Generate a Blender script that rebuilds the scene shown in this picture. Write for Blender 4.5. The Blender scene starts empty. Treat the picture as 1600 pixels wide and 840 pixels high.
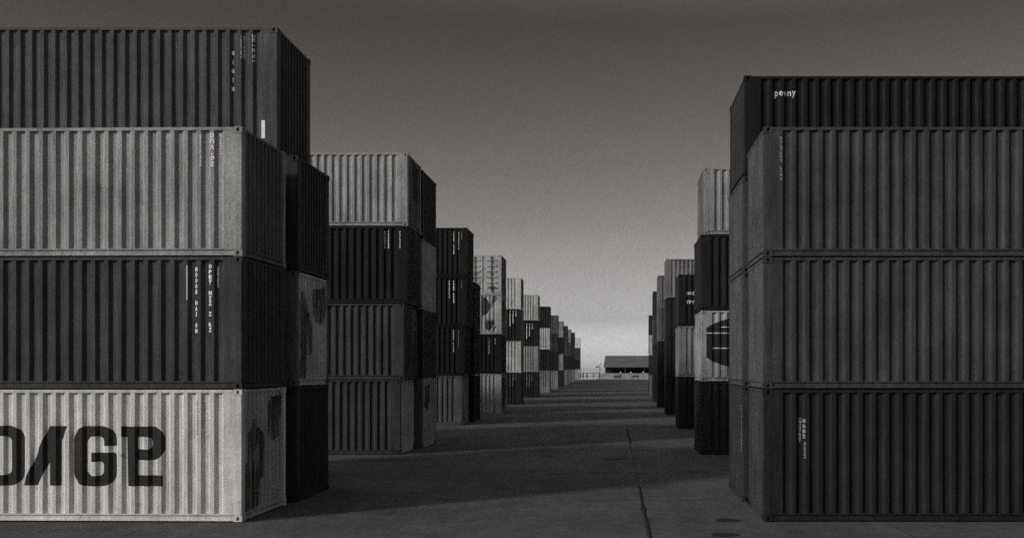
import bpy, bmesh, math, random
from mathutils import Vector, Matrix
from mathutils.geometry import tessellate_polygon

random.seed(7)
D = bpy.data
scene = bpy.context.scene
COL = scene.collection
CAM = Vector((0.0, 0.0, 3.03))
FPX, VX, HY = 1540.0, 958.0, 574.0        # focal length and vanishing point of the lens, in photo pixels

# ------------------------------------------------------------------ materials
def warm(v, k=1.0):
    return (v * 1.0, v * (1 - .008 * k), v * (1 - .03 * k), 1.0)

def nt(mat):
    mat.use_nodes = True
    t = mat.node_tree
    return t, t.nodes, t.links, t.nodes['Principled BSDF']

def noise(n, l, vec, scale, detail=4.0, rough=.55):
    x = n.new('ShaderNodeTexNoise'); x.inputs['Scale'].default_value = scale
    x.inputs['Detail'].default_value = detail; x.inputs['Roughness'].default_value = rough
    l.new(vec, x.inputs['Vector'])
    return x.outputs['Fac']

def ramp(n, l, fac, lo, hi, a, b):
    m = n.new('ShaderNodeMapRange'); m.inputs['From Min'].default_value = lo; m.inputs['From Max'].default_value = hi
    m.inputs['To Min'].default_value = a; m.inputs['To Max'].default_value = b
    l.new(fac, m.inputs['Value'])
    return m.outputs['Result']

def mul(n, l, a, b):
    m = n.new('ShaderNodeMath'); m.operation = 'MULTIPLY'
    for s, v in ((0, a), (1, b)):
        if isinstance(v, (int, float)): m.inputs[s].default_value = v
        else: l.new(v, m.inputs[s])
    return m.outputs[0]

_paint = {}
def paint(tone, dirt=1.0, seed=0):
    """weathered container paint of one tone: rain streaks, patches, rust freckles, road grit"""
    key = (round(tone, 3), dirt, seed)
    if key in _paint: return _paint[key]
    mat = D.materials.new('container_paint_%03d' % int(tone * 1000))
    t, n, l, b = nt(mat)
    geo = n.new('ShaderNodeNewGeometry')
    off = n.new('ShaderNodeVectorMath'); off.operation = 'ADD'
    off.inputs[1].default_value = (seed * 13.7, seed * 5.1, seed * 3.3)
    l.new(geo.outputs['Position'], off.inputs[0])
    P = off.outputs[0]
    mp = n.new('ShaderNodeMapping'); mp.inputs['Scale'].default_value = (1, 1, .07); l.new(P, mp.inputs['Vector'])
    S = mp.outputs['Vector']
    streak = ramp(n, l, noise(n, l, S, 9.0, 6, .65), .3, .7, 1 - .34 * dirt, 1 + .22 * dirt)
    fine = ramp(n, l, noise(n, l, S, 42.0, 3, .6), .3, .7, 1 - .16 * dirt, 1 + .14 * dirt)
    patch = ramp(n, l, noise(n, l, P, .9, 5, .6), .3, .7, 1 - .26 * dirt, 1 + .2 * dirt)
    grit = ramp(n, l, noise(n, l, P, 48.0, 2, .7), .25, .75, 1 - .42 * dirt, 1 + .42 * dirt)
    f = mul(n, l, mul(n, l, streak, fine), mul(n, l, patch, grit))
    base = n.new('ShaderNodeMixRGB'); base.blend_type = 'MULTIPLY'; base.inputs['Fac'].default_value = 1
    base.inputs['Color1'].default_value = warm(tone)
    l.new(f, base.inputs['Color2'])
    runs = ramp(n, l, noise(n, l, S, 5.2, 8, .72), .60, .72, 1, 1 - .5 * dirt)      # dark rain runs
    f2 = n.new('ShaderNodeMixRGB'); f2.blend_type = 'MULTIPLY'; f2.inputs['Fac'].default_value = 1
    l.new(base.outputs[0], f2.inputs['Color1']); l.new(runs, f2.inputs['Color2']); base = f2
    rustn = noise(n, l, P, 3.1, 9, .70)
    rm = ramp(n, l, rustn, .63, .69, 0, 1)
    mx = n.new('ShaderNodeMixRGB'); mx.blend_type = 'MIX'
    l.new(mul(n, l, rm, .75 * dirt), mx.inputs['Fac'])
    l.new(base.outputs[0], mx.inputs['Color1'])
    mx.inputs['Color2'].default_value = warm(min(.055, .012 + tone * .25), 2.0)
    l.new(mx.outputs[0], b.inputs['Base Color'])
    l.new(ramp(n, l, noise(n, l, P, 4.0, 5), .3, .7, .5, .75), b.inputs['Roughness'])
    b.inputs['Specular IOR Level'].default_value = .12
    bp = n.new('ShaderNodeBump'); bp.inputs['Strength'].default_value = .6; bp.inputs['Distance'].default_value = .05
    l.new(noise(n, l, P, 1.8, 3, .5), bp.inputs['Height'])
    l.new(bp.outputs[0], b.inputs['Normal'])
    _paint[key] = mat
    return mat

def plain(name, tone, rough=.7, var=.25, scale=3.0, metallic=0.0, k=1.0):
    mat = D.materials.new(name)
    t, n, l, b = nt(mat)
    geo = n.new('ShaderNodeNewGeometry')
    f = mul(n, l, ramp(n, l, noise(n, l, geo.outputs['Position'], scale, 6, .65), .3, .7, 1 - var, 1 + var),
            ramp(n, l, noise(n, l, geo.outputs['Position'], scale * 17, 3, .65), .3, .7, 1 - var * .7, 1 + var * .7))
    mx = n.new('ShaderNodeMixRGB'); mx.blend_type = 'MULTIPLY'; mx.inputs['Fac'].default_value = 1
    mx.inputs['Color1'].default_value = warm(tone, k); l.new(f, mx.inputs['Color2'])
    l.new(mx.outputs[0], b.inputs['Base Color'])
    b.inputs['Roughness'].default_value = rough; b.inputs['Metallic'].default_value = metallic
    b.inputs['Specular IOR Level'].default_value = .25
    return mat

WHITE_INK = plain('white_stencil_paint', .78, .6, .22, 30)
GREY_INK = plain('faded_stencil_paint', .24, .7, .3, 30)
BLACK_INK = plain('black_stencil_paint', .018, .6, .25, 9)
def worn(name, tone, cover):
    mat = plain(name, tone, .75, .5, 4)
    t, n, l, b = nt(mat)
    geo = n.new('ShaderNodeNewGeometry')
    mp = n.new('ShaderNodeMapping'); mp.inputs['Scale'].default_value = (1, 1, .16); l.new(geo.outputs['Position'], mp.inputs['Vector'])
    a = ramp(n, l, noise(n, l, mp.outputs[0], 7.0, 7, .7), cover - .16, cover + .1, 0, .85)
    l.new(a, b.inputs['Alpha'])
    return mat
DARK_MARK = worn('dark_sprayed_paint', .045, .46)
MURAL = plain('dark_mural_paint', .035, .7, .4, 6)
FAINT_MARK = worn('faint_sprayed_paint', .07, .50)
STREAK_MARK = worn('pale_run_off_streak', .22, .5)
STEEL = plain('galvanised_steel', .05, .5, .2, 8)
SEAL = plain('door_seal_rubber', .025, .8, .15, 8)

# ------------------------------------------------------------------ mesh helpers
class MB:
    def __init__(s): s.v, s.f = [], []
    def quad(s, *p):
        i = len(s.v); s.v += [tuple(q) for q in p]; s.f.append(tuple(range(i, i + len(p))))
    def box(s, x0, x1, y0, y1, z0, z1):
        i = len(s.v)
        s.v += [(x0, y0, z0), (x1, y0, z0), (x1, y1, z0), (x0, y1, z0), (x0, y0, z1), (x1, y0, z1), (x1, y1, z1), (x0, y1, z1)]
        for f in ((0, 3, 2, 1), (4, 5, 6, 7), (0, 1, 5, 4), (1, 2, 6, 5), (2, 3, 7, 6), (3, 0, 4, 7)):
            s.f.append(tuple(i + k for k in f))
    def tube(s, a, b, r0, r1=None, n=8):
        r1 = r0 if r1 is None else r1
        a, b = Vector(a), Vector(b); d = (b - a).normalized()
        u = d.orthogonal().normalized(); w = d.cross(u)
        i = len(s.v)
        for c, r in ((a, r0), (b, r1)):
            for k in range(n):
                t = 2 * math.pi * k / n
                s.v.append(tuple(c + (u * math.cos(t) + w * math.sin(t)) * r))
        for k in range(n):
            s.f.append((i + k, i + (k + 1) % n, i + n + (k + 1) % n, i + n + k))
        s.f.append(tuple(i + k for k in range(n - 1, -1, -1))); s.f.append(tuple(i + n + k for k in range(n)))
    def ball(s, c, r, n=10, m=6, zs=1.0):
        i = len(s.v); c = Vector(c)
        for a in range(1, m):
            for k in range(n):
                ph = math.pi * a / m; t = 2 * math.pi * k / n
                s.v.append(tuple(c + Vector((math.sin(ph) * math.cos(t), math.sin(ph) * math.sin(t), math.cos(ph) * zs)) * r))
        top = len(s.v); s.v.append(tuple(c + Vector((0, 0, r * zs)))); bot = len(s.v); s.v.append(tuple(c - Vector((0, 0, r * zs))))
        for a in range(m - 2):
            for k in range(n):
                s.f.append((i + a * n + k, i + (a + 1) * n + k, i + (a + 1) * n + (k + 1) % n, i + a * n + (k + 1) % n))
        for k in range(n):
            s.f.append((i + k, i + (k + 1) % n, top)); s.f.append((i + (m - 2) * n + (k + 1) % n, i + (m - 2) * n + k, bot))
    def mesh(s, name, bevel=0.0):
        me = D.meshes.new(name); me.from_pydata(s.v, [], s.f); me.update()
        if bevel:
            bm = bmesh.new(); bm.from_mesh(me)
            bmesh.ops.bevel(bm, geom=bm.edges[:], offset=bevel, segments=1, affect='EDGES', clamp_overlap=True)
            bm.to_mesh(me); bm.free()
        return me

def link(name, me, mat, parent=None, loc=(0, 0, 0), rz=0.0):
    o = D.objects.new(name, me); COL.objects.link(o)
    if parent: o.parent = parent
    o.location = loc; o.rotation_euler = (0, 0, rz)
    if mat:
        if not me.materials: me.materials.append(None)
        o.material_slots[0].link = 'OBJECT'; o.material_slots[0].material = mat
    return o

def empty(name, loc, rz=0.0):
    o = D.objects.new(name, None); COL.objects.link(o); o.location = loc; o.rotation_euler = (0, 0, rz)
    o.empty_display_size = .2
    return o

def tag(o, label, cat, group=None):
    o['label'] = label; o['category'] = cat
    if group: o['group'] = group
    return o

def structure(name, me, mat):
    o = link(name, me, mat); o['kind'] = 'structure'; return o

# ------------------------------------------------------------------ the container kit
POST, RTOP, RBOT, CH = .16, .07, .15, .118        # post, rails and casting sizes (m)

class Profile:
    """trapezoid corrugation across a panel of a given length, symmetrical about its middle"""
    def __init__(s, length, period, depth, flat_out, slope):
        s.half, s.period, s.depth, s.fo, s.sl = length / 2, period, depth, flat_out, slope
        s.n = int((length - .10) / period)
        s.x0 = -s.n * period / 2
        fi = period - 2 * slope - flat_out
        s.cuts = [-s.half]
        for k in range(s.n):
            a = s.x0 + k * period
            s.cuts += [a + flat_out / 2, a + flat_out / 2 + slope, a + flat_out / 2 + slope + fi, a + flat_out / 2 + 2 * slope + fi]
        s.cuts.append(s.half)
        s.ys = [0.0] + [0.0, depth, depth, 0.0] * s.n + [0.0]
    def y(s, u):
        c = s.cuts
        if u <= c[0] or u >= c[-1]: return 0.0
        import bisect
        i = min(len(c) - 2, bisect.bisect_right(c, u) - 1)
        t = (u - c[i]) / max(1e-6, c[i + 1] - c[i])
        return s.ys[i] * (1 - t) + s.ys[i + 1] * t

_prof, _mesh = {}, {}
def side_profile(L):
    k = ('s', round(L, 3))
    if k not in _prof: _prof[k] = Profile(L - 2 * POST + .01, .262, .056, .075, .055)
    return _prof[k]
def end_profile(W):
    k = ('e', round(W, 3))
    if k not in _prof: _prof[k] = Profile(W - 2 * POST + .01, .214, .075, .085, .03)
    return _prof[k]

SET = .009       # how far the panel's outer plane lies behind the frame
def panel_mesh(kind, prof, H):
    k = (kind, id(prof), round(H, 3))
    if k not in _mesh:
        m = MB(); z0, z1 = RBOT - .01, H - RTOP + .01
        for i in range(len(prof.cuts) - 1):
            a, b, ya, yb = prof.cuts[i], prof.cuts[i + 1], prof.ys[i] + SET, prof.ys[i + 1] + SET
            m.quad((a, ya, z0), (b, yb, z0), (b, yb, z1), (a, ya, z1))
        _mesh[k] = m.mesh(kind)
    return _mesh[k]

def cached(key, fn):
    if key not in _mesh: _mesh[key] = fn()
    return _mesh[key]

def casting_mesh():
    """corner fitting with the oblong lifting holes on its two outer faces (+x and -y)"""
    s = .172; e = .004
    m = MB()
    def holed(to):      # to maps (a, z) on a face, a in 0..s, and depth inwards
        cx, cz, rx, rz = s / 2, CH / 2, .030, .040
        oc = []
        for k in range(8):
            t = 2 * math.pi * (k + .5) / 8
            oc.append((cx + rx * math.cos(t) / .924 , cz + rz * math.sin(t) / .924))
        co = [(s, CH), (0, CH), (0, 0), (s, 0)]
        for q in range(4):      # corner q between octagon points 2q and 2q+1
            a, b = oc[(2 * q) % 8], oc[(2 * q + 1) % 8]; c = co[q]
            m.quad(to(*c, 0), to(*b, 0), to(*a, 0))
            nx = oc[(2 * q + 2) % 8]; c2 = co[(q + 1) % 4]
            m.quad(to(*c, 0), to(*c2, 0), to(*nx, 0), to(*b, 0))
        for k in range(8):
            a, b = oc[k], oc[(k + 1) % 8]
            m.quad(to(*a, 0), to(*b, 0), to(*b, .06), to(*a, .06))
        m.quad(*[to(*p, .06) for p in oc])
    # origin = the outer vertical edge of the container at that corner: x <= e, y >= -e
    holed(lambda a, z, d: (e - s + a, -e + d, z))
    holed(lambda a, z, d: (e - d, -e + a, z))
    x0, x1, y0, y1 = e - s, e, -e, s - e
    m.quad((x0, y0, CH), (x1, y0, CH), (x1, y1, CH), (x0, y1, CH))
    m.quad((x0, y0, 0), (x0, y1, 0), (x1, y1, 0), (x1, y0, 0))
    m.quad((x0, y0, 0), (x0, y0, CH), (x0, y1, CH), (x0, y1, 0))
    m.quad((x0, y1, 0), (x0, y1, CH), (x1, y1, CH), (x1, y1, 0))
    me = m.mesh('corner_casting')
    bm = bmesh.new(); bm.from_mesh(me); bmesh.ops.recalc_face_normals(bm, faces=bm.faces[:]); bm.to_mesh(me); bm.free()
    return me

def rail_top(n):     # a long square tube, local x along it, y inward from the outer face
    m = MB(); m.box(-n / 2, n / 2, .004, .07, -RTOP, -.008); return m.mesh('top_rail', .006)
def rail_bottom(n):  # a channel: web set back between two lips
    m = MB(); h = n / 2
    pr = [(.004, .012), (.004, .034), (.03, .040), (.03, .118), (.004, .124), (.004, RBOT), (.09, RBOT), (.09, .012)]
    for i in range(len(pr)):
        (a, b), (c, d) = pr[i], pr[(i + 1) % len(pr)]
        m.quad((-h, a, b), (h, a, b), (h, c, d), (-h, c, d))
    m.quad(*[(h, a, b) for a, b in pr]); m.quad(*[(-h, a, b) for a, b in reversed(pr)])
    me = m.mesh('bottom_rail')
    bm = bmesh.new(); bm.from_mesh(me); bmesh.ops.recalc_face_normals(bm, faces=bm.faces[:]); bm.to_mesh(me); bm.free()
    return me
def post_mesh(H):
    m = MB(); m.box(-POST, -.005, .005, POST, CH, H - CH); return m.mesh('corner_post', .01)

def frame_mesh(L, W, H):
    """posts, rails and castings of a far container in one mesh"""
    m = MB(); hx, hy = L / 2, W / 2
    for sx in (-1, 1):
        for sy in (-1, 1):
            xs = sorted((sx * (hx - .005), sx * (hx - POST))); ys = sorted((sy * (hy - .005), sy * (hy - POST)))
            m.box(*xs, *ys, CH, H - CH)
            for z in (0, H - CH):
                xs2 = sorted((sx * hx, sx * (hx - .17))); ys2 = sorted((sy * hy, sy * (hy - .17)))
                m.box(*xs2, *ys2, z, z + CH)
    for s in (-1, 1):
        ys = sorted((s * (hy - .004), s * (hy - .07)))
        m.box(-hx + .17, hx - .17, *ys, H - RTOP, H - .008); m.box(-hx + .17, hx - .17, *ys, .02, RBOT)
        xs = sorted((s * (hx - .004), s * (hx - .07)))
        m.box(*xs, -hy + .17, hy - .17, H - RTOP, H - .008); m.box(*xs, -hy + .17, hy - .17, .02, RBOT)
    return m.mesh('frame')

def door_parts(root, W, H, mats):
    """two door leaves with locking rods, filling the face towards the camera (panel frame: x along, y inward)"""
    n = W - 2 * POST + .01
    for sgn in (-1, 1):
        m = MB(); z0, z1 = RBOT, H - RTOP
        x0, x1 = sorted((sgn * .03, sgn * (n / 2 - .005)))
        m.box(x0, x1, .01, .06, z0, z1)
        for k in range(6):                                    # horizontal pressed ribs
            zc = z0 + (z1 - z0) * (k + .75) / 6.5
            m.box(x0 + .2, x1 - .16, -.045, .031, zc - .04, zc + .05)
        leaf = link('door_leaf', m.mesh('door_leaf', .008), mats, root, (0, -W2(root), 0))
        for q in (.52,):
            r = MB(); xr = x0 + (x1 - x0) * q
            r.tube((xr, -.055, z0 + .02), (xr, -.055, z1 - .02), .03)
            for zc in (z0 + .15, (z0 + z1) / 2, z1 - .15):
                r.box(xr - .06, xr + .06, -.075, .03, zc - .03, zc + .03)
            link('locking_rod', r.mesh('locking_rod'), STEEL, leaf)
        h = MB(); xh = x0 + (x1 - x0) * .5
        h.box(xh - .2, xh + .3, -.10, -.085, z0 + .30, z0 + .36); h.box(xh - .06, xh + .06, -.09, .03, z0 + .26, z0 + .4)
        link('handle', h.mesh('handle'), STEEL, leaf)
    g = MB(); g.box(-.012, .012, .02, .03, RBOT, H - RTOP)
    link('door_seal', g.mesh('door_seal'), SEAL, root, (0, -W2(root), 0))
def W2(root): return root['half_depth']

GROUP = 'shipping containers stacked along the alley'
class Box: pass
def container(xc, yc, z, L, W, H, rz, tone, end_tone, label, near, doors=False, dirt=1.0, seed=0):
    root = empty('shipping_container', (xc, yc, z), rz)
    tag(root, label, 'container', GROUP)
    root['half_depth'] = W / 2
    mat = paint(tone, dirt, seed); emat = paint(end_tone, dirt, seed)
    c = Box(); c.root, c.L, c.W, c.H = root, L, W, H
    c.M = Matrix.Translation((xc, yc, z)) @ Matrix.Rotation(rz, 4, 'Z')
    hx, hy = L / 2, W / 2
    sp, ep = side_profile(L), end_profile(W)
    c.sp, c.ep = sp, ep
    sm, em = panel_mesh('side_panel', sp, H), panel_mesh('end_panel', ep, H)
    if doors:
        door_parts(root, W if False else L, H, mat); c.front = None
    else:
        c.front = link('side_panel', sm, mat, root, (0, -hy, 0))
    c.back = link('side_panel', sm, mat, root, (0, hy, 0), math.pi)
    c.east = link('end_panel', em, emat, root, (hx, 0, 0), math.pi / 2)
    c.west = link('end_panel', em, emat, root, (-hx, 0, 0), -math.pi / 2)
    def roof():
        m = MB(); m.box(-hx + .06, hx - .06, -hy + .06, hy - .06, H - .03, H - .012); return m.mesh('roof_panel')
    link('roof_panel', cached(('roof', L, W, H), roof), mat, root)
    if not near:
        link('frame', cached(('frame', L, W, H), lambda: frame_mesh(L, W, H)), mat, root)
        return c
    cm = cached('cast', casting_mesh); pm = cached(('post', H), lambda: post_mesh(H))
    for k, (sx, sy) in enumerate(((1, -1), (1, 1), (-1, 1), (-1, -1))):
        r = k * math.pi / 2
        link('corner_post', pm, mat, root, (sx * hx, sy * hy, 0), r)
        link('corner_casting', cm, mat, root, (sx * hx, sy * hy, 0), r)
        link('corner_casting', cm, mat, root, (sx * hx, sy * hy, H - CH), r)
    for n, loc, r, mt in ((L, (0, -hy), 0, mat), (L, (0, hy), math.pi, mat), (W, (hx, 0), math.pi / 2, emat), (W, (-hx, 0), -math.pi / 2, emat)):
        ln = n - .35
        link('top_rail', cached(('rt', ln), lambda: rail_top(ln)), mt, root, (*loc, H), r)
        link('bottom_rail', cached(('rb', ln), lambda: rail_bottom(ln)), mt, root, (*loc, 0), r)
    return c

# ------------------------------------------------------------------ lettering and marks that follow the corrugation
def panel_of(c, which):
    return {'front': (c.front, c.sp, Matrix.Translation((0, -c.W / 2, 0))),
            'east': (c.east, c.ep, Matrix.Translation((c.L / 2, 0, 0)) @ Matrix.Rotation(math.pi / 2, 4, 'Z')),
            'west': (c.west, c.ep, Matrix.Translation((-c.L / 2, 0, 0)) @ Matrix.Rotation(-math.pi / 2, 4, 'Z'))}[which]

def on_panel(c, which, px, py):
    """where a sight line of the survey photo meets the panel: (along, up) in the panel's own frame"""
    M = (c.M @ panel_of(c, which)[2]).inverted()
    o = M @ CAM; d = M.to_3x3() @ Vector(((px - VX) / FPX, 1, -(py - HY) / FPX))
    t = (SET - o.y) / d.y
    p = o + d * t
    return p.x, p.z

def conform(c, which, bm, mat, name, lift=.003):
    obj, prof, _ = panel_of(c, which)
    us = [v.co.x for v in bm.verts]
    if not us: return None
    lo, hi = min(us), max(us)
    for cu in prof.cuts:
        if lo < cu < hi:
            bmesh.ops.bisect_plane(bm, geom=bm.verts[:] + bm.edges[:] + bm.faces[:], plane_co=(cu, 0, 0), plane_no=(1, 0, 0))
    zmin, zmax = RBOT + .01, c.H - RTOP - .01
    for cut, no in ((zmin, (0, 0, -1)), (zmax, (0, 0, 1))):
        bmesh.ops.bisect_plane(bm, geom=bm.verts[:] + bm.edges[:] + bm.faces[:], plane_co=(0, 0, cut), plane_no=no, clear_outer=True)
    for cut, no in ((-prof.half + .02, (-1, 0, 0)), (prof.half - .02, (1, 0, 0))):
        bmesh.ops.bisect_plane(bm, geom=bm.verts[:] + bm.edges[:] + bm.faces[:], plane_co=(cut, 0, 0), plane_no=no, clear_outer=True)
    for v in bm.verts: v.co.y = prof.y(v.co.x) + SET - lift
    for f in bm.faces:
        f.normal_update()
        if f.normal.y > 0: f.normal_flip()
    me = D.meshes.new(name); bm.to_mesh(me); bm.free()
    return link(name, me, mat, obj)

def poly_bm(loops):
    """loops = [outer, hole, ...] in the panel's (along, up)"""
    bm = bmesh.new()
    pts = [p for lp in loops for p in lp]
    vs = [bm.verts.new((p[0], 0, p[1])) for p in pts]
    for tri in tessellate_polygon([[Vector((p[0], p[1], 0)) for p in lp] for lp in loops]):
        try: bm.faces.new([vs[i] for i in tri])
        except ValueError: pass
    return bm

def marks(c, which, px_loops, mat, name='painted_mark', rough=0.0, lift=.003):
    loops = []
    for lp in px_loops:
        q = [on_panel(c, which, *p) for p in lp]
        if rough:
            r = []
            for i in range(len(q)):
                a, b = q[i], q[(i + 1) % len(q)]
                for k in range(4):
                    t = k / 4
                    r.append((a[0] * (1 - t) + b[0] * t + random.uniform(-rough, rough), a[1] * (1 - t) + b[1] * t + random.uniform(-rough, rough)))
            q = r
        loops.append(q)
    return conform(c, which, poly_bm(loops), mat, name, lift)

def text_bm(body, size, pitch=None, align='CENTER', bold=0.0):
    cu = D.curves.new('lettering', 'FONT'); cu.body = body; cu.size = size; cu.align_x = align
    cu.resolution_u = 2; cu.offset = bold
    if pitch: cu.space_line = pitch / size
    if align == 'LEFT': cu.space_character = 1.12
    ob = D.objects.new('lettering', cu)
    COL.objects.link(ob)
    me = D.meshes.new_from_object(ob)
    D.objects.remove(ob); D.curves.remove(cu)
    bm = bmesh.new(); bm.from_mesh(me); D.meshes.remove(me)
    for v in bm.verts: v.co = Vector((v.co.x, 0, v.co.y))
    return bm

def code(c, which, px, py0, py1, body, wpx, mat=WHITE_INK, bold=.05):
    """a column of upright letters between two heights of the panel; wpx = letter width in the photo"""
    u0, z0 = on_panel(c, which, px, py0); u1, z1 = on_panel(c, which, px, py1)
    ua, _ = on_panel(c, which, px + wpx, py0)
    w = abs(ua - u0); pitch = (z0 - z1) / len(body)
    out = bmesh.new()
    for i, ch in enumerate(body):
        if ch == ' ': continue
        bm = text_bm(ch, 1.0, None, 'CENTER', bold)
        xs = [v.co.x for v in bm.verts]; zs = [v.co.z for v in bm.verts]
        bw_, bh = max(xs) - min(xs), max(zs) - min(zs)
        kx = w / max(bw_, .5); kz = pitch * .80 / max(bh, .6)
        cx, z_ = (max(xs) + min(xs)) / 2, min(zs)
        m = {}
        for v in bm.verts:
            m[v] = out.verts.new((u0 + (v.co.x - cx) * kx, 0, z0 - pitch * (i + .9) + (v.co.z - z_) * kz))
        for f in bm.faces: out.faces.new([m[v] for v in f.verts])
        bm.free()
    return conform(c, which, out, mat, 'lettering')

def word(c, which, px, py, wpx, body, mat=WHITE_INK, bold=.01, tall=1.0):
    """a horizontal word whose lower left corner stands at px, py"""
    u, z = on_panel(c, which, px, py); u2, _ = on_panel(c, which, px + wpx, py)
    bm = text_bm(body, 1.0, None, 'LEFT', bold)
    w = max(v.co.x for v in bm.verts)
    s = abs(u2 - u) / w
    for v in bm.verts: v.co = Vector((u + v.co.x * s, 0, z + v.co.z * s * tall))
    return conform(c, which, bm, mat, 'lettering')

# ------------------------------------------------------------------ the stacks
L40, L20 = 12.19, 6.06
GAP = .012
S = {}
def stack(key, side, d, X, W, Hs, tones, ends, labels, near, L=L40, rz=0.0, doors=(), Ls=None, seeds=0):
    z = 0.015
    Xs = X if isinstance(X, (list, tuple)) else [X] * len(Hs)
    for i, H in enumerate(Hs):
        l = (Ls or {}).get(i, L)
        r = rz + random.uniform(-.0035, .0035)
        # hold the corner at the alley and the front face fixed while turning
        corner = Vector((Xs[i], d + random.uniform(0, .02), 0))
        off = Matrix.Rotation(r, 3, 'Z') @ Vector((side * l / 2, W / 2, 0))
        p = corner + off
        S[key, i + 1] = container(p.x, p.y, z, l, W, H, r, tones[i], ends[i], labels[i], near, i in doors, .75 if tones[i] > .5 else 1.0, (seeds + i * 3 + int(d)) % 7)
        z += H + GAP

W8 = 2.44
LEV = ['on the ground', 'second from ground', 'third from ground', 'at the top']
def names(looks, where, top=True):
    r = []
    for i, s in enumerate(looks):
        lev = LEV[3] if (top and i == len(looks) - 1) else LEV[i]
        r.append('%s container %s of %s' % (s, lev, where))
    return r

lab = ['pale container with huge black letters on the ground at front left, camera side',
       'dark grey container with white upright codes above the pale lettered one at left',
       'light grey container topping the front left stack, white codes on its side']
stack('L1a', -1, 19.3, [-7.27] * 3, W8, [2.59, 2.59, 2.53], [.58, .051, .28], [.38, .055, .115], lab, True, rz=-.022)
lab = ['black container with faint code on its end, on ground behind the pale lettered one',
       'pale ended container with dark sprayed figure, between black ones behind front left stack',
       'dark ribbed container below the tallest left top, behind the front left stack',
       'tall dark grey container with a white strip, highest of all at upper left']
stack('L1b', -1, 22.2, [-7.12, -7.12, -7.10, -7.57], W8, [2.59, 2.59, 2.59, 2.88], [.03, .12, .03, .068], [.03, .46, .04, .05], lab, True)
stack('L2a', -1, 34.4, [-7.42, -7.30, -7.2, -7.17], W8, [2.59, 2.65, 2.68, 2.55], [.045, .052, .016, .30], [.44, .06, .035, .12],
      names(['mid grey container with paler end', 'grey container with a pale streak', 'black container with white codes', 'light ribbed container'], "second left block's front stack"), True)
stack('L2b', -1, 36.95, -7.14, 2.8, [2.59, 2.59, 2.62, 2.59], [.12, .03, .3, .02], [.34, .04, .36, .018],
      names(['grey stained container', 'dark container', 'pale ended container', 'black container'], "second left block's rear stack"), True)
stack('L3a', -1, 52.0, [-7.97, -7.85, -7.75, -7.7], W8, [2.59] * 4, [.07, .011, .011, .014], [.26, .014, .014, .014],
      names(['mid grey container', 'black container', 'black container', 'black container with white codes'], "third left block's front stack"), True)
stack('L3b', -1, 54.9, -7.72, W8, [2.59] * 3, [.02, .02, .02], [.016, .016, .02],
      names(['black container', 'black container', 'black container'], "third left block's rear stack"), False)
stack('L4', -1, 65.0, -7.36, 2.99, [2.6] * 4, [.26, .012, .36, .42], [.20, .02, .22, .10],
      names(['grey container with stained end', 'black container with codes', 'pale mural painted container', 'pale container showing two doors'], 'the fourth left stack'), True,
      doors=(3,), Ls={3: 2.44})
far = [
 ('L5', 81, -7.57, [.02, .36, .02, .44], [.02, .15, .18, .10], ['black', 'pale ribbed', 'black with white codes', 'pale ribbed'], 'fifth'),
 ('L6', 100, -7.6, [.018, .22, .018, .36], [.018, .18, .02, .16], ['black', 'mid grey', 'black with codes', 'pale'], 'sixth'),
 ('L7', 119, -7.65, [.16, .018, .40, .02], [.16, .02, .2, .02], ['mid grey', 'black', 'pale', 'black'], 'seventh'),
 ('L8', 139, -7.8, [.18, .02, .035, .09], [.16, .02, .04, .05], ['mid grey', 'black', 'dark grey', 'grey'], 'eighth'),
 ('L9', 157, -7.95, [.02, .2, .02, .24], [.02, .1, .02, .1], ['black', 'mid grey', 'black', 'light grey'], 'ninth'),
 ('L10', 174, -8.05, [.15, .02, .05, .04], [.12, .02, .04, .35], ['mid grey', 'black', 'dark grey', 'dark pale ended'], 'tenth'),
 ('L11', 190, -8.15, [.12, .02, .05, .2], [.10, .02, .05, .1], ['grey', 'black', 'dark grey', 'light grey'], 'eleventh'),
 ('L12', 207, -8.1, [.16, .02, .03, .03], [.10, .02, .03, .02], ['mid grey', 'black', 'charcoal', 'dark'], 'twelfth'),
 ('L13', 240, -8.0, [.3, .02, .05, .62], [.1, .02, .05, .05], ['pale', 'black', 'dark', 'very pale'], 'thirteenth, farthest'),
]
for key, d, X, tn, en, lk, od in far:
    stack(key, -1, d, X, W8, [2.59] * 4, tn, en, names(lk, 'the %s left stack from the camera' % od), False)

lab = ['very dark container with faint grey code, on the ground at front right',
       'charcoal ribbed container in the middle of the front right stack',
       'charcoal ribbed container topping the front right stack, faint code by its left edge']
stack('R1a', 1, 19.4, 2.97, W8, [2.59, 2.59, 2.55], [.019, .046, .049], [.05, .09, .08], lab, True, rz=.0)
lab = ['dark container with thin line of code, on ground behind the front right stack',
       'charcoal container second up in the stack behind the front right stack',
       'low charcoal container just under the black top one at right',
       'black container with a small white word, at the top of the right side']
stack('R1b', 1, 22.2, [2.92, 2.92, 2.92, 2.96], 2.75, [2.59, 2.55, 2.15, 2.26], [.03, .05, .05, .012], [.04, .09, .08, .028], lab, True)
stack('R2', 1, 34.3, [3.04, 3.07, 3.05, 3.16], 2.7, [2.53, 2.46, 2.62, 2.32], [.022, .34, .02, .24], [.018, .30, .02, .13],
      names(['black container', 'pale container with big dark emblem', 'black container', 'light grey container'], 'the second right stack'), True)
stack('R3', 1, 49.0, 3.26, 2.7, [2.55, 2.52, 2.55], [.018, .2, .018], [.016, .2, .03],
      names(['black container', 'grey ribbed container', 'black container with white writing'], 'the third right stack'), True)
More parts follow.
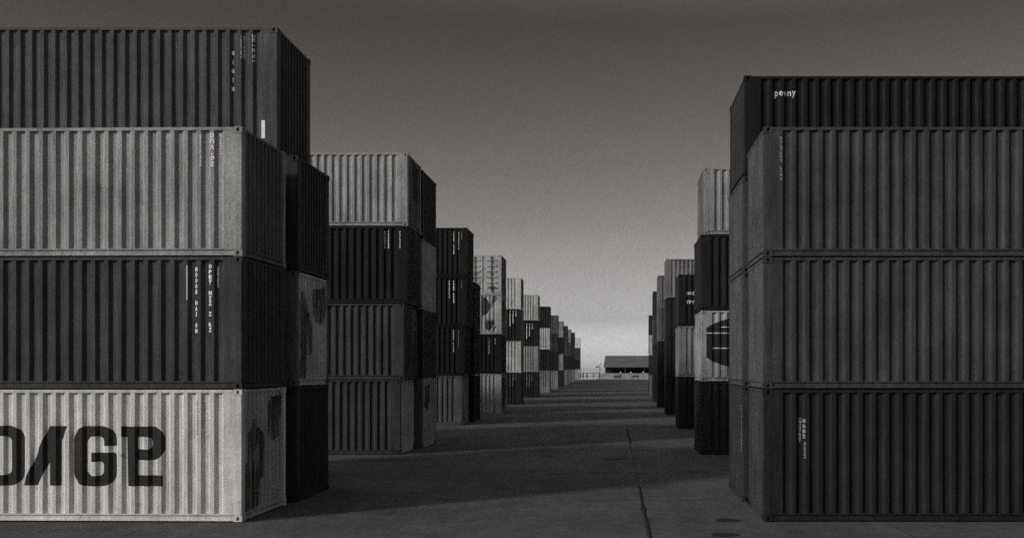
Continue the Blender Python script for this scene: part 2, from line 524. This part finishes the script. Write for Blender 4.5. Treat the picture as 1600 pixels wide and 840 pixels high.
farR = [
 ('R4', 63, 3.4, 2.48, [.018, .018, .025, .18], [.018, .018, .03, .13], ['black', 'black', 'charcoal', 'light grey'], 'fourth'),
 ('R5', 75, 3.42, 2.5, [.018, .02, .10, .14], [.018, .02, .14, .15], ['black', 'dark', 'grey', 'light grey'], 'fifth'),
 ('R6', 88, 3.6, 2.45, [.018, .03, .05, .03], [.018, .04, .08, .03], ['black', 'dark', 'grey', 'black'], 'sixth'),
 ('R7', 108, 3.95, 2.18, [.14, .03, .45, .03], [.02, .02, .02, .03], ['grey', 'charcoal', 'pale', 'black'], 'seventh, farthest'),
]
for key, d, X, H, tn, en, lk, od in farR:
    stack(key, 1, d, X, W8, [H] * 4, tn, en, names(lk, 'the %s right stack from the camera' % od), False, L=L20)

# ------------------------------------------------------------------ writing and painted marks
def arc(cx, cy, rx, ry, a0, a1, n=7):
    return [(cx + rx * math.cos(math.radians(a0 + (a1 - a0) * i / n)), cy + ry * math.sin(math.radians(a0 + (a1 - a0) * i / n))) for i in range(n + 1)]
def rrect(x0, x1, y0, y1, r):
    return arc(x1 - r, y0 + r, r, r, -90, 0) + arc(x1 - r, y1 - r, r, r, 0, 90) + arc(x0 + r, y1 - r, r, r, 90, 180) + arc(x0 + r, y0 + r, r, r, 180, 270)
def zp(pts): return [(x / 5.714, 640 + y / 5.714) for x, y in pts]
c = S['L1a', 1]
marks(c, 'front', [zp(rrect(-178, 210, 140, 674, 128)), zp(rrect(-62, 95, 232, 580, 62))], BLACK_INK, 'letter')
marks(c, 'front', [zp([(432, 143), (600, 143), (538, 275), (535, 674), (432, 674), (432, 460), (335, 672), (198, 672)])], BLACK_INK, 'letter')
G = ([(1035, 320), (925, 320)] + arc(870, 290, 55, 55, 0, -90)[0:] + arc(825, 292, 57, 57, -90, -180) + arc(825, 531, 57, 57, 180, 90)
     + arc(868, 536, 52, 52, 90, 0) + arc(885, 498, 35, 36, 0, -90) + [(812, 462), (812, 380), (1012, 380), (1035, 400)]
     + arc(905, 550, 130, 130, 0, 90) + arc(778, 550, 130, 130, 90, 180) + arc(778, 273, 130, 130, 180, 270) + arc(905, 273, 130, 130, 270, 360))
marks(c, 'front', [zp(G)], BLACK_INK, 'letter')
PE = ([(1082, 147)] + arc(1352, 262, 115, 115, -90, 0) + arc(1352, 333, 115, 114, 0, 90)
      + [(1225, 447), (1225, 583), (1450, 583), (1450, 680), (1133, 680), (1127, 420), (1125, 240), (1082, 240)])
marks(c, 'front', [zp(PE), zp([(1225, 240)] + arc(1310, 292, 45, 52, -90, 0) + arc(1310, 300, 45, 52, 0, 90) + [(1225, 352)])], BLACK_INK, 'letter')
code(c, 'front', 308, 625, 679, 'DSACITNSTRA', 3.2, GREY_INK); code(c, 'front', 316.5, 622, 668, 'TRANSPANSA', 3.6, GREY_INK)
z1 = lambda pts: [(370 + x / 3.82, 600 + y / 3.82) for x, y in pts]
marks(c, 'east', [z1([(95, 205), (130, 250), (162, 300), (170, 420), (160, 540), (135, 600), (130, 700), (122, 752), (40, 790), (50, 640), (45, 540), (66, 420), (72, 320)])], FAINT_MARK, rough=.03)
marks(c, 'east', [z1([(200, 66), (268, 58), (264, 180), (250, 310), (215, 330), (188, 300), (192, 180)])], FAINT_MARK, rough=.03)

c = S['L1a', 2]
code(c, 'front', 306, 416, 521, 'NOOOS HAJ ON', 5.2); code(c, 'front', 328, 412, 519, 'OPET NZZ Z RZ', 6.2); code(c, 'front', 339, 415, 449, 'ADONTUBRUO', 2.4)
marks(c, 'front', [[(291.6, 414), (292.8, 414), (292.8, 468), (291.6, 468)]], WHITE_INK, 'stripe')
c = S['L1a', 3]
code(c, 'front', 314, 209, 260, 'NBLDATUNAMAXR', 3.4); code(c, 'front', 331.5, 207, 261, 'DПΛ·ЯZ', 6.2); code(c, 'front', 343, 208, 241, 'NTORMAXA', 2.8)
c = S['L1b', 4]
for k, ch in enumerate('81B1H'): code(c, 'front', 363, 78 + k * 14, 86.5 + k * 14, ch, 3.2, WHITE_INK, .06)
code(c, 'front', 377, 56, 91, 'TARALMAXRETN', 1.5); code(c, 'front', 380.6, 56, 91, 'MUTRALPAYLDA', 1.7)
code(c, 'front', 396, 54, 97, 'NUBD O 80 45 G', 4.0, WHITE_INK, .03)
marks(c, 'front', [[(408.5, 188), (414, 188), (414, 216), (408.5, 216)]], WHITE_INK, 'white_strip')
c = S['L1b', 2]
z2 = lambda pts: [(440 + x / 4.2, 420 + y / 4.2) for x, y in pts]
marks(c, 'east', [z2([(122, 150), (155, 150), (165, 230), (185, 300), (202, 380), (196, 560), (165, 575), (160, 742), (98, 745), (120, 570), (110, 400), (114, 250)])], FAINT_MARK, rough=.03)
marks(c, 'east', [z2([(212, 135), (300, 110), (294, 240), (280, 350), (245, 370), (205, 305)])], FAINT_MARK, rough=.03)
code(S['L1b', 1], 'east', 466.5, 632, 718, 'OTAMUS1RTALN', 2.0, GREY_INK)

c = S['L2a', 4]
code(c, 'front', 611, 243, 292, 'LADUTREM4H', 4.0, plain('worn_white_stencil', .5, .6, .5, 18)); code(c, 'front', 598, 242, 268, 'LMRAT', 2.6, plain('worn_grey_stencil', .4, .6, .5, 18))
marks(c, 'east', [[(644, 252), (652, 262), (652, 318), (645, 312)]], DARK_MARK, rough=.05); marks(c, 'east', [[(654, 262), (660, 268), (660, 330), (655, 326)]], DARK_MARK, rough=.05)
c = S['L2a', 3]
for x, a, b, t in ((601, 360, 388, 'MLAPETRA'), (607, 360, 388, 'TAVUDLME'), (625, 361, 388, 'PAYLOADS')): code(c, 'front', x, a, b, t, 1.9)
c = S['L2a', 2]
z3 = lambda pts: [(620 + x / 3.23, 460 + y / 3.23) for x, y in pts]
marks(c, 'east', [z3([(74, 70), (98, 78), (94, 170), (86, 240), (82, 310), (78, 230), (72, 150)])], STREAK_MARK, rough=.04)
c = S['L2b', 1]
marks(c, 'east', [z3([(144, 455), (165, 450), (168, 520), (150, 590), (140, 560)])], DARK_MARK, rough=.05)
for row, y0 in ((4, 362), (3, 438), (2, 515)):
    c = S['L3a', row]
    code(c, 'front', 708.8, y0, y0 + 35, 'TRAMU LOADN', 1.7); code(c, 'front', 702.0 if row == 3 else 716.5, y0, y0 + 28, 'MAXGRULIT', 1.2, WHITE_INK if row > 2 else GREY_INK)
    code(c, 'front', 721.2, y0, y0 + 12, 'TARE', 1.1, GREY_INK)
c = S['L4', 3]
z4 = lambda pts: [(740 + x / 6, 390 + y / 6) for x, y in pts]
marks(c, 'front', [z4(arc(62, 530, 88, 95, -80, 80, 10))], MURAL, rough=.02)
marks(c, 'front', [z4([(182, 420), (218, 420), (216, 470), (175, 520), (150, 560), (160, 500)])], plain('mid_grey_mural_paint', .10, .7, .3, 4), rough=.02)
marks(c, 'front', [z4([(122, 655), (150, 665), (185, 655), (196, 690), (170, 740), (128, 755), (104, 725), (118, 695)])], MURAL, rough=.06)
marks(c, 'front', [z4([(160, 770), (205, 710), (212, 722), (172, 778)])], MURAL, rough=.03)
marks(c, 'east', [z4([(272, 480), (290, 470), (296, 600), (284, 720), (272, 640)])], DARK_MARK, rough=.05)
marks(S['L4', 1], 'east', [[(783, 590), (789, 590), (789, 620), (786, 640), (783, 630)]], DARK_MARK, rough=.05)
code(S['L4', 2], 'front', 764.5, 527, 553, 'TADUMLRN', 1.5); code(S['L4', 2], 'front', 773.5, 528, 537, 'UTA', 1.0)
for key, x, y in (('L5', 797, 485), ('L6', 823, 505)):
    c = S[key, 3]
    for k, (dx, h) in enumerate(((0, 24), (4.5, 20), (9, 9))): code(c, 'front', x + dx, y, y + h, 'TAMLURDE'[:max(3, int(h / 3))], 1.3)
    c = S[key, 1]
    for k, (dx, h) in enumerate(((0, 20), (4.2, 20), (8, 10))): code(c, 'front', x + dx, y + 99 - (20 if key == 'L6' else 0), y + 99 + h - (20 if key == 'L6' else 0), 'TAMLURDE'[:max(3, int(h / 3))], 1.0, GREY_INK)

word(S['R1b', 4], 'front', 1210.5, 149.5, 32.5, 'peeny', WHITE_INK, .0, 1.3)
code(S['R1a', 3], 'front', 1220.5, 213, 282, 'DOLTRUM LINA', 3.6, GREY_INK)
c = S['R1a', 1]
code(c, 'front', 1250.5, 652, 690, 'CMUNTBOT', 4.2, GREY_INK); code(c, 'front', 1256.5, 653, 685, '0682', 4.4, GREY_INK); code(c, 'front', 1258, 690, 716, 'ELUTRA', 2.8, GREY_INK)
code(S['R1b', 1], 'west', 1158.5, 632, 705, 'TRUMLAXONDERTA', 1.6, GREY_INK)
c = S['R2', 2]
marks(c, 'front', [arc(1166, 535, 76, 40, 0, 352, 44)], BLACK_INK, 'emblem')
for y, x0 in ((510.5, 1127), (520, 1100), (543.5, 1113)):
    marks(c, 'front', [[(x0, y - .55), (1215, y - .55), (1215, y + .55), (x0, y + .55)]], WHITE_INK, 'emblem_stripe', lift=.007)
word(S['R3', 3], 'front', 1072.5, 460, 13, 'OSZ', WHITE_INK, .02); word(S['R3', 3], 'front', 1072.5, 474, 13, 'TPY', WHITE_INK, .02)

# ------------------------------------------------------------------ ground, water
def ground_mat():
    mat = D.materials.new('yard_concrete'); t, n, l, b = nt(mat)
    geo = n.new('ShaderNodeNewGeometry'); P = geo.outputs['Position']
    f = mul(n, l, ramp(n, l, noise(n, l, P, .22, 6, .6), .3, .7, .72, 1.26), ramp(n, l, noise(n, l, P, 2.2, 8, .75), .3, .7, .68, 1.3))
    f = mul(n, l, f, ramp(n, l, noise(n, l, P, 38, 3, .7), .28, .72, .5, 1.5))
    f = mul(n, l, f, ramp(n, l, noise(n, l, P, 9, 5, .7), .3, .7, .78, 1.22))
    mp = n.new('ShaderNodeMapping'); mp.inputs['Scale'].default_value = (1, .12, 1); l.new(P, mp.inputs['Vector'])
    f = mul(n, l, f, ramp(n, l, noise(n, l, mp.outputs[0], 1.6, 5, .6), .35, .7, .88, 1.1))          # tyre-worn lanes
    st = ramp(n, l, noise(n, l, P, .55, 9, .66), .57, .68, 1, .55)                                   # old oil stains
    f = mul(n, l, f, st)
    sep = n.new('ShaderNodeSeparateXYZ'); l.new(P, sep.inputs[0])
    def joint(axis, off, pitch, w, dark):
        a = n.new('ShaderNodeMath'); a.operation = 'ADD'; a.inputs[1].default_value = off; l.new(sep.outputs[axis], a.inputs[0])
        wob = n.new('ShaderNodeMath'); wob.operation = 'ADD'; l.new(a.outputs[0], wob.inputs[0])
        l.new(ramp(n, l, noise(n, l, P, 3, 4), 0, 1, -.03, .03), wob.inputs[1])
        m = n.new('ShaderNodeMath'); m.operation = 'PINGPONG'; m.inputs[1].default_value = pitch / 2; l.new(wob.outputs[0], m.inputs[0])
        return ramp(n, l, m.outputs[0], w * .5, w, dark, 1.0)
    j = mul(n, l, joint('X', 4.07, 4.73, .03, .72), joint('Y', -19.4 + 44, 4.4, .035, .72))
    f = mul(n, l, f, j)
    mx = n.new('ShaderNodeMixRGB'); mx.blend_type = 'MULTIPLY'; mx.inputs['Fac'].default_value = 1
    mx.inputs['Color1'].default_value = warm(.078, 2.2); l.new(f, mx.inputs['Color2'])
    l.new(mx.outputs[0], b.inputs['Base Color']); b.inputs['Roughness'].default_value = .85; b.inputs['Specular IOR Level'].default_value = .15
    bp = n.new('ShaderNodeBump'); bp.inputs['Strength'].default_value = .5; bp.inputs['Distance'].default_value = .02
    l.new(noise(n, l, P, 24, 6, .7), bp.inputs['Height']); l.new(bp.outputs[0], b.inputs['Normal'])
    return mat
m = MB(); m.box(-500, 500, -200, 259, -3, 0)
structure('ground', m.mesh('ground'), ground_mat())

def water_mat():
    mat = D.materials.new('harbour_water'); t, n, l, b = nt(mat)
    b.inputs['Base Color'].default_value = (.02, .022, .022, 1); b.inputs['Roughness'].default_value = .12
    geo = n.new('ShaderNodeNewGeometry'); bp = n.new('ShaderNodeBump'); bp.inputs['Strength'].default_value = .08; bp.inputs['Distance'].default_value = .2
    l.new(noise(n, l, geo.outputs['Position'], .6, 4), bp.inputs['Height']); l.new(bp.outputs[0], b.inputs['Normal'])
    return mat
m = MB(); m.quad((-9000, 250, -1.6), (9000, 250, -1.6), (9000, 12000, -1.6), (-9000, 12000, -1.6))
structure('water', m.mesh('water'), water_mat())

# weed-grown open seam between the slabs, in two stretches
SEAM = plain('weed_grown_seam', .014, .95, .5, 20)
def seam(y0, y1, x, w):
    bm = bmesh.new(); rows = []
    n = int((y1 - y0) / .18)
    for i in range(n + 1):
        y = y0 + (y1 - y0) * i / n
        k = w * random.uniform(.8, 1.15) * (1.9 if i > n - 3 else 1)
        xo = x + .006 * math.sin(y * 1.1) + random.uniform(-.004, .004)
        rows.append((bm.verts.new((xo - k / 2, y, .004)), bm.verts.new((xo + k / 2, y, .004)), bm.verts.new((xo + random.uniform(-.01, .01), y, .022))))
    for a, b in zip(rows, rows[1:]):
        bm.faces.new((a[0], a[2], b[2], b[0])); bm.faces.new((a[2], a[1], b[1], b[2]))
    me = D.meshes.new('seam'); bm.to_mesh(me); bm.free()
    structure('ground_seam', me, SEAM)
seam(16.0, 21.4, .655, .085); seam(21.55, 25.2, .66, .07); seam(39.0, 48.6, .69, .1)

def crack(pts, w):
    m = MB()
    for (x0, y0), (x1, y1) in zip(pts, pts[1:]):
        d = Vector((x1 - x0, y1 - y0)); nn = Vector((-d.y, d.x)).normalized() * w / 2
        m.quad((x0 - nn.x, y0 - nn.y, .003), (x1 - nn.x, y1 - nn.y, .003), (x1 + nn.x, y1 + nn.y, .003), (x0 + nn.x, y0 + nn.y, .003))
    structure('ground_crack', m.mesh('crack'), SEAM)
def wander(x0, x1, y, n=9): return [(x0 + (x1 - x0) * i / n, y + random.uniform(-.03, .03)) for i in range(n + 1)]
crack(wander(-.75, .62, 22.55), .035); crack(wander(.75, 2.5, 22.6), .02)
crack(wander(-.3, .12, 32.4, 4), .09); crack([(.12, 32.4), (.35, 33.9), (.62, 36.2), (.68, 38.6)], .03); crack(wander(.15, .55, 33.2, 4), .05)
crack(wander(-4.0, -2.9, 31.6, 5), .05); crack(wander(-4.07, -3.6, 22.7, 4), .05); crack(wander(1.5, 2.1, 28.4, 4), .05)
def stain(x, y, rx, ry):
    m = MB(); pts = []
    for k in range(28):
        t = 2 * math.pi * k / 28; r = 1 + .08 * math.sin(3 * t + x) + random.uniform(-.05, .05)
        pts.append((x + rx * r * math.cos(t), y + ry * r * math.sin(t), .004))
    m.quad(*pts); structure('ground_stain', m.mesh('stain'), SEAM)
stain(2.27, 19.6, .25, .24); stain(2.03, 17.9, .26, .21); stain(.05, 32.6, .42, .12); stain(2.4, 28.7, .35, .1); stain(-1.6, 28.0, .3, .08)

# ------------------------------------------------------------------ the far end of the yard
PALE = plain('pale_render', .5, .8, .18, 1.2); KERB = plain('pale_kerb_stone', .62, .8, .12, 2)
m = MB(); m.box(-16, 40, 254.6, 255.0, .003, .22)
structure('kerb', m.mesh('kerb', .02), KERB)

w = empty('low_wall', (12, 262, 0)); tag(w, 'pale low wall under the dark eaves at the far end of the alley', 'wall')
m = MB(); m.box(-15.7, 26, 0, .25, .003, 1.48); link('wall_panel', m.mesh('wall_panel', .01), plain('pale_wall_paint', .30, .8, .25, .8), w)
m = MB(); m.box(-15.8, 26.1, -.06, .31, 1.48, 1.56); link('coping', m.mesh('coping', .01), PALE, w)

b = empty('boat_shed', (11, 270, 0)); tag(b, 'long low shed with a broad grey roof at the far end of the alley', 'building')
m = MB()
ex0, ex1, ey0, ey1, ez, rzd = -13.6, 30, -4.2, 12, 3.25, 6.35
ry = 4
m.quad((ex0, ey0, ez), (ex1, ey0, ez), (ex1, ry, rzd), (ex0 + .4, ry, rzd))
m.quad((ex1, ey1, ez), (ex0, ey1, ez), (ex0 + .4, ry, rzd), (ex1, ry, rzd))
m.quad((ex0, ey1, ez), (ex0, ey0, ez), (ex0 + .4, ry, rzd)); m.quad((ex1, ey0, ez), (ex1, ey1, ez), (ex1, ry, rzd))
m.quad((ex0, ey0, ez), (ex0, ey1, ez), (ex1, ey1, ez), (ex1, ey0, ez))
link('roof', m.mesh('roof'), plain('weathered_roof_sheet', .10, .8, .3, .35), b)
m = MB(); m.box(ex0 - .02, ex1 + .02, ey0 - .1, ey0 + .02, ez - .16, ez + .03); link('fascia', m.mesh('fascia'), plain('fascia_board', .11, .8, .2), b)
m = MB(); m.box(-13.2, 29, -1.5, 10, .003, 3.2); link('wall', m.mesh('wall'), plain('eave_shade_boards', .02, .8, .3, 1.0), b)  # near-black wall colour paints in the shadow below the eaves
for k in range(9):
    m = MB(); x = -13 + k * 5.2; m.box(x - .12, x + .12, ey0 + .35, ey0 + .6, .003, ez - .003); link('post', m.mesh('post'), STEEL, b)

r = empty('metal_railing', (-5.9, 256.5, 0)); tag(r, 'thin metal railing at the water edge left of the far shed', 'railing')
m = MB()
m.tube((-2.6, 0, 1.62), (2.3, 0, 1.62), .06); m.tube((-2.6, 0, .85), (2.3, 0, .8), .05)
link('rail', m.mesh('rail'), STEEL, r)
for x in (-2.5, -1.9, -.9, .7, 2.25):
    m = MB(); m.tube((x, 0, .003), (x, 0, 1.66), .16 if x in (-1.9, -.9) else .08); link('post', m.mesh('post'), STEEL, r)
m = MB(); m.tube((.7, 0, .5), (1.5, 0, 1.6), .09); link('brace', m.mesh('brace'), STEEL, r)

GLOBE = plain('white_lamp_globe', .85, .4, .03, 5)
p = empty('lamp_post', (-3.45, 258, 0)); tag(p, 'slim lamp post with two heads left of the far shed', 'street lamp')
m = MB(); m.tube((0, 0, .003), (0, 0, 4.0), .11, .08); link('pole', m.mesh('pole'), STEEL, p)
m = MB(); m.tube((0, 0, 3.15), (-.6, 0, 3.3), .07); link('arm', m.mesh('arm'), STEEL, p)
m = MB(); m.ball((-.75, 0, 3.3), .42, zs=.4); link('lamp_head', m.mesh('lamp_head'), STEEL, p)
m = MB(); m.ball((0.08, 0, 4.2), .24); link('lamp_head', m.mesh('lamp_head'), GLOBE, p)

for k, (x, h, lb) in enumerate(((2.0, 1.62, 'short post lamp with white globe, leftmost along the far low wall'), (4.65, 1.62, 'short post lamp with white globe, middle one along the far low wall'), (7.9, 1.66, 'short post lamp with white globe, rightmost along the far low wall'))):
    p = empty('post_lamp', (x, 257.5, 0)); tag(p, lb, 'lamp', 'post lamps along the far wall')
    m = MB(); m.tube((0, 0, .003), (0, 0, h), .07); link('pole', m.mesh('pole'), STEEL, p)
    m = MB(); m.ball((0, 0, h + .15), .19); link('globe', m.mesh('globe'), GLOBE, p)

for x, lb in ((1.0, 'dark bench in front of the far low wall, left of the post lamps'), (5.9, 'dark bench between the post lamps by the far low wall')):
    q = empty('bench', (x, 258.6, 0)); tag(q, lb, 'bench', 'benches by the far wall')
    m = MB(); m.box(-.9, .9, -.25, .25, .42, .5); link('seat', m.mesh('seat'), STEEL, q)
    m = MB(); m.box(-.9, .9, .24, .3, .58, .95); link('backrest', m.mesh('backrest'), STEEL, q)
    for s in (-.7, .7):
        m = MB(); m.box(s - .05, s + .05, -.22, .3, .003, .42); link('leg', m.mesh('leg'), STEEL, q)

# ------------------------------------------------------------------ light, sky, camera
SUN_EL, AZ = 26.0, 233.0           # degrees; azimuth clockwise from +Y
az, el = math.radians(AZ), math.radians(SUN_EL)
to_sun = Vector((math.sin(az) * math.cos(el), math.cos(az) * math.cos(el), math.sin(el)))
sun = D.lights.new('sun', 'SUN'); sun.energy = 2.1; sun.angle = math.radians(5.0); sun.color = (1, .985, .96)
so = D.objects.new('sun', sun); COL.objects.link(so); so.location = (-30, -30, 40)
so.rotation_euler = (-to_sun).to_track_quat('-Z', 'Y').to_euler()

W = D.worlds.new('World'); scene.world = W; W.use_nodes = True
n, l = W.node_tree.nodes, W.node_tree.links
bg = n['Background']; bg.inputs['Strength'].default_value = .1
sky = n.new('ShaderNodeTexSky'); sky.sky_type = 'NISHITA'; sky.sun_disc = False
sky.sun_elevation = el; sky.sun_rotation = az; sky.air_density = 1.0; sky.dust_density = 1.5; sky.ozone_density = 1.0
bw = n.new('ShaderNodeRGBToBW'); l.new(sky.outputs[0], bw.inputs[0])
# a red-filter sky: dark above the pale horizon, zenith brightened to fill ground shade
tc = n.new('ShaderNodeTexCoord'); sp = n.new('ShaderNodeSeparateXYZ'); l.new(tc.outputs['Generated'], sp.inputs[0])
rp = n.new('ShaderNodeValToRGB'); l.new(sp.outputs['Z'], rp.inputs['Fac'])
els = rp.color_ramp.elements
pts = ((0, 2.35), (.02, 1.78), (.048, .97), (.144, .6), (.236, .41), (.33, .28), (.5, 1.0), (1, 2.75))
els[0].position = 0; els[1].position = 1
for pos, v in pts[1:-1]: els.new(pos)
for e, (pos, v) in zip(els, pts): e.color = (v / 3, v / 3, v / 3, 1)
a = mul(n, l, mul(n, l, bw.outputs[0], 3.0), rp.outputs[0])
gr = noise(n, l, tc.outputs['Generated'], 760.0, 1, .8)
a = mul(n, l, a, ramp(n, l, gr, .25, .75, .82, 1.18))
tint = n.new('ShaderNodeMixRGB'); tint.blend_type = 'MULTIPLY'; tint.inputs['Fac'].default_value = 1
tr = n.new('ShaderNodeValToRGB'); l.new(sp.outputs['Z'], tr.inputs['Fac'])
te = tr.color_ramp.elements
te[0].position = .02; te[0].color = (1, .985, .965, 1); te[1].position = .34; te[1].color = (1, .915, .835, 1)
x = te.new(.55); x.color = (1, .985, .96, 1)
l.new(tr.outputs[0], tint.inputs['Color2']); l.new(a, tint.inputs['Color1'])
l.new(tint.outputs[0], bg.inputs['Color'])

cam = D.cameras.new('camera'); cam.sensor_width = 36; cam.lens = FPX / 1600 * 36
cam.shift_x = -(VX - 800) / 1600; cam.shift_y = (HY - 420) / 1600
cam.clip_start = .1; cam.clip_end = 20000
co = D.objects.new('camera', cam); COL.objects.link(co); co.location = CAM; co.rotation_euler = (math.pi / 2, 0, 0)
scene.camera = co

scene.view_settings.view_transform = 'Standard'; scene.view_settings.look = 'None'
scene.view_settings.exposure = 0; scene.view_settings.gamma = 1; scene.view_settings.use_curve_mapping = False
scene.cycles.use_denoising = False
scene.cycles.use_adaptive_sampling = True; scene.cycles.adaptive_threshold = .03; scene.cycles.adaptive_min_samples = 24
scene.cycles.max_bounces = 5; scene.cycles.diffuse_bounces = 3
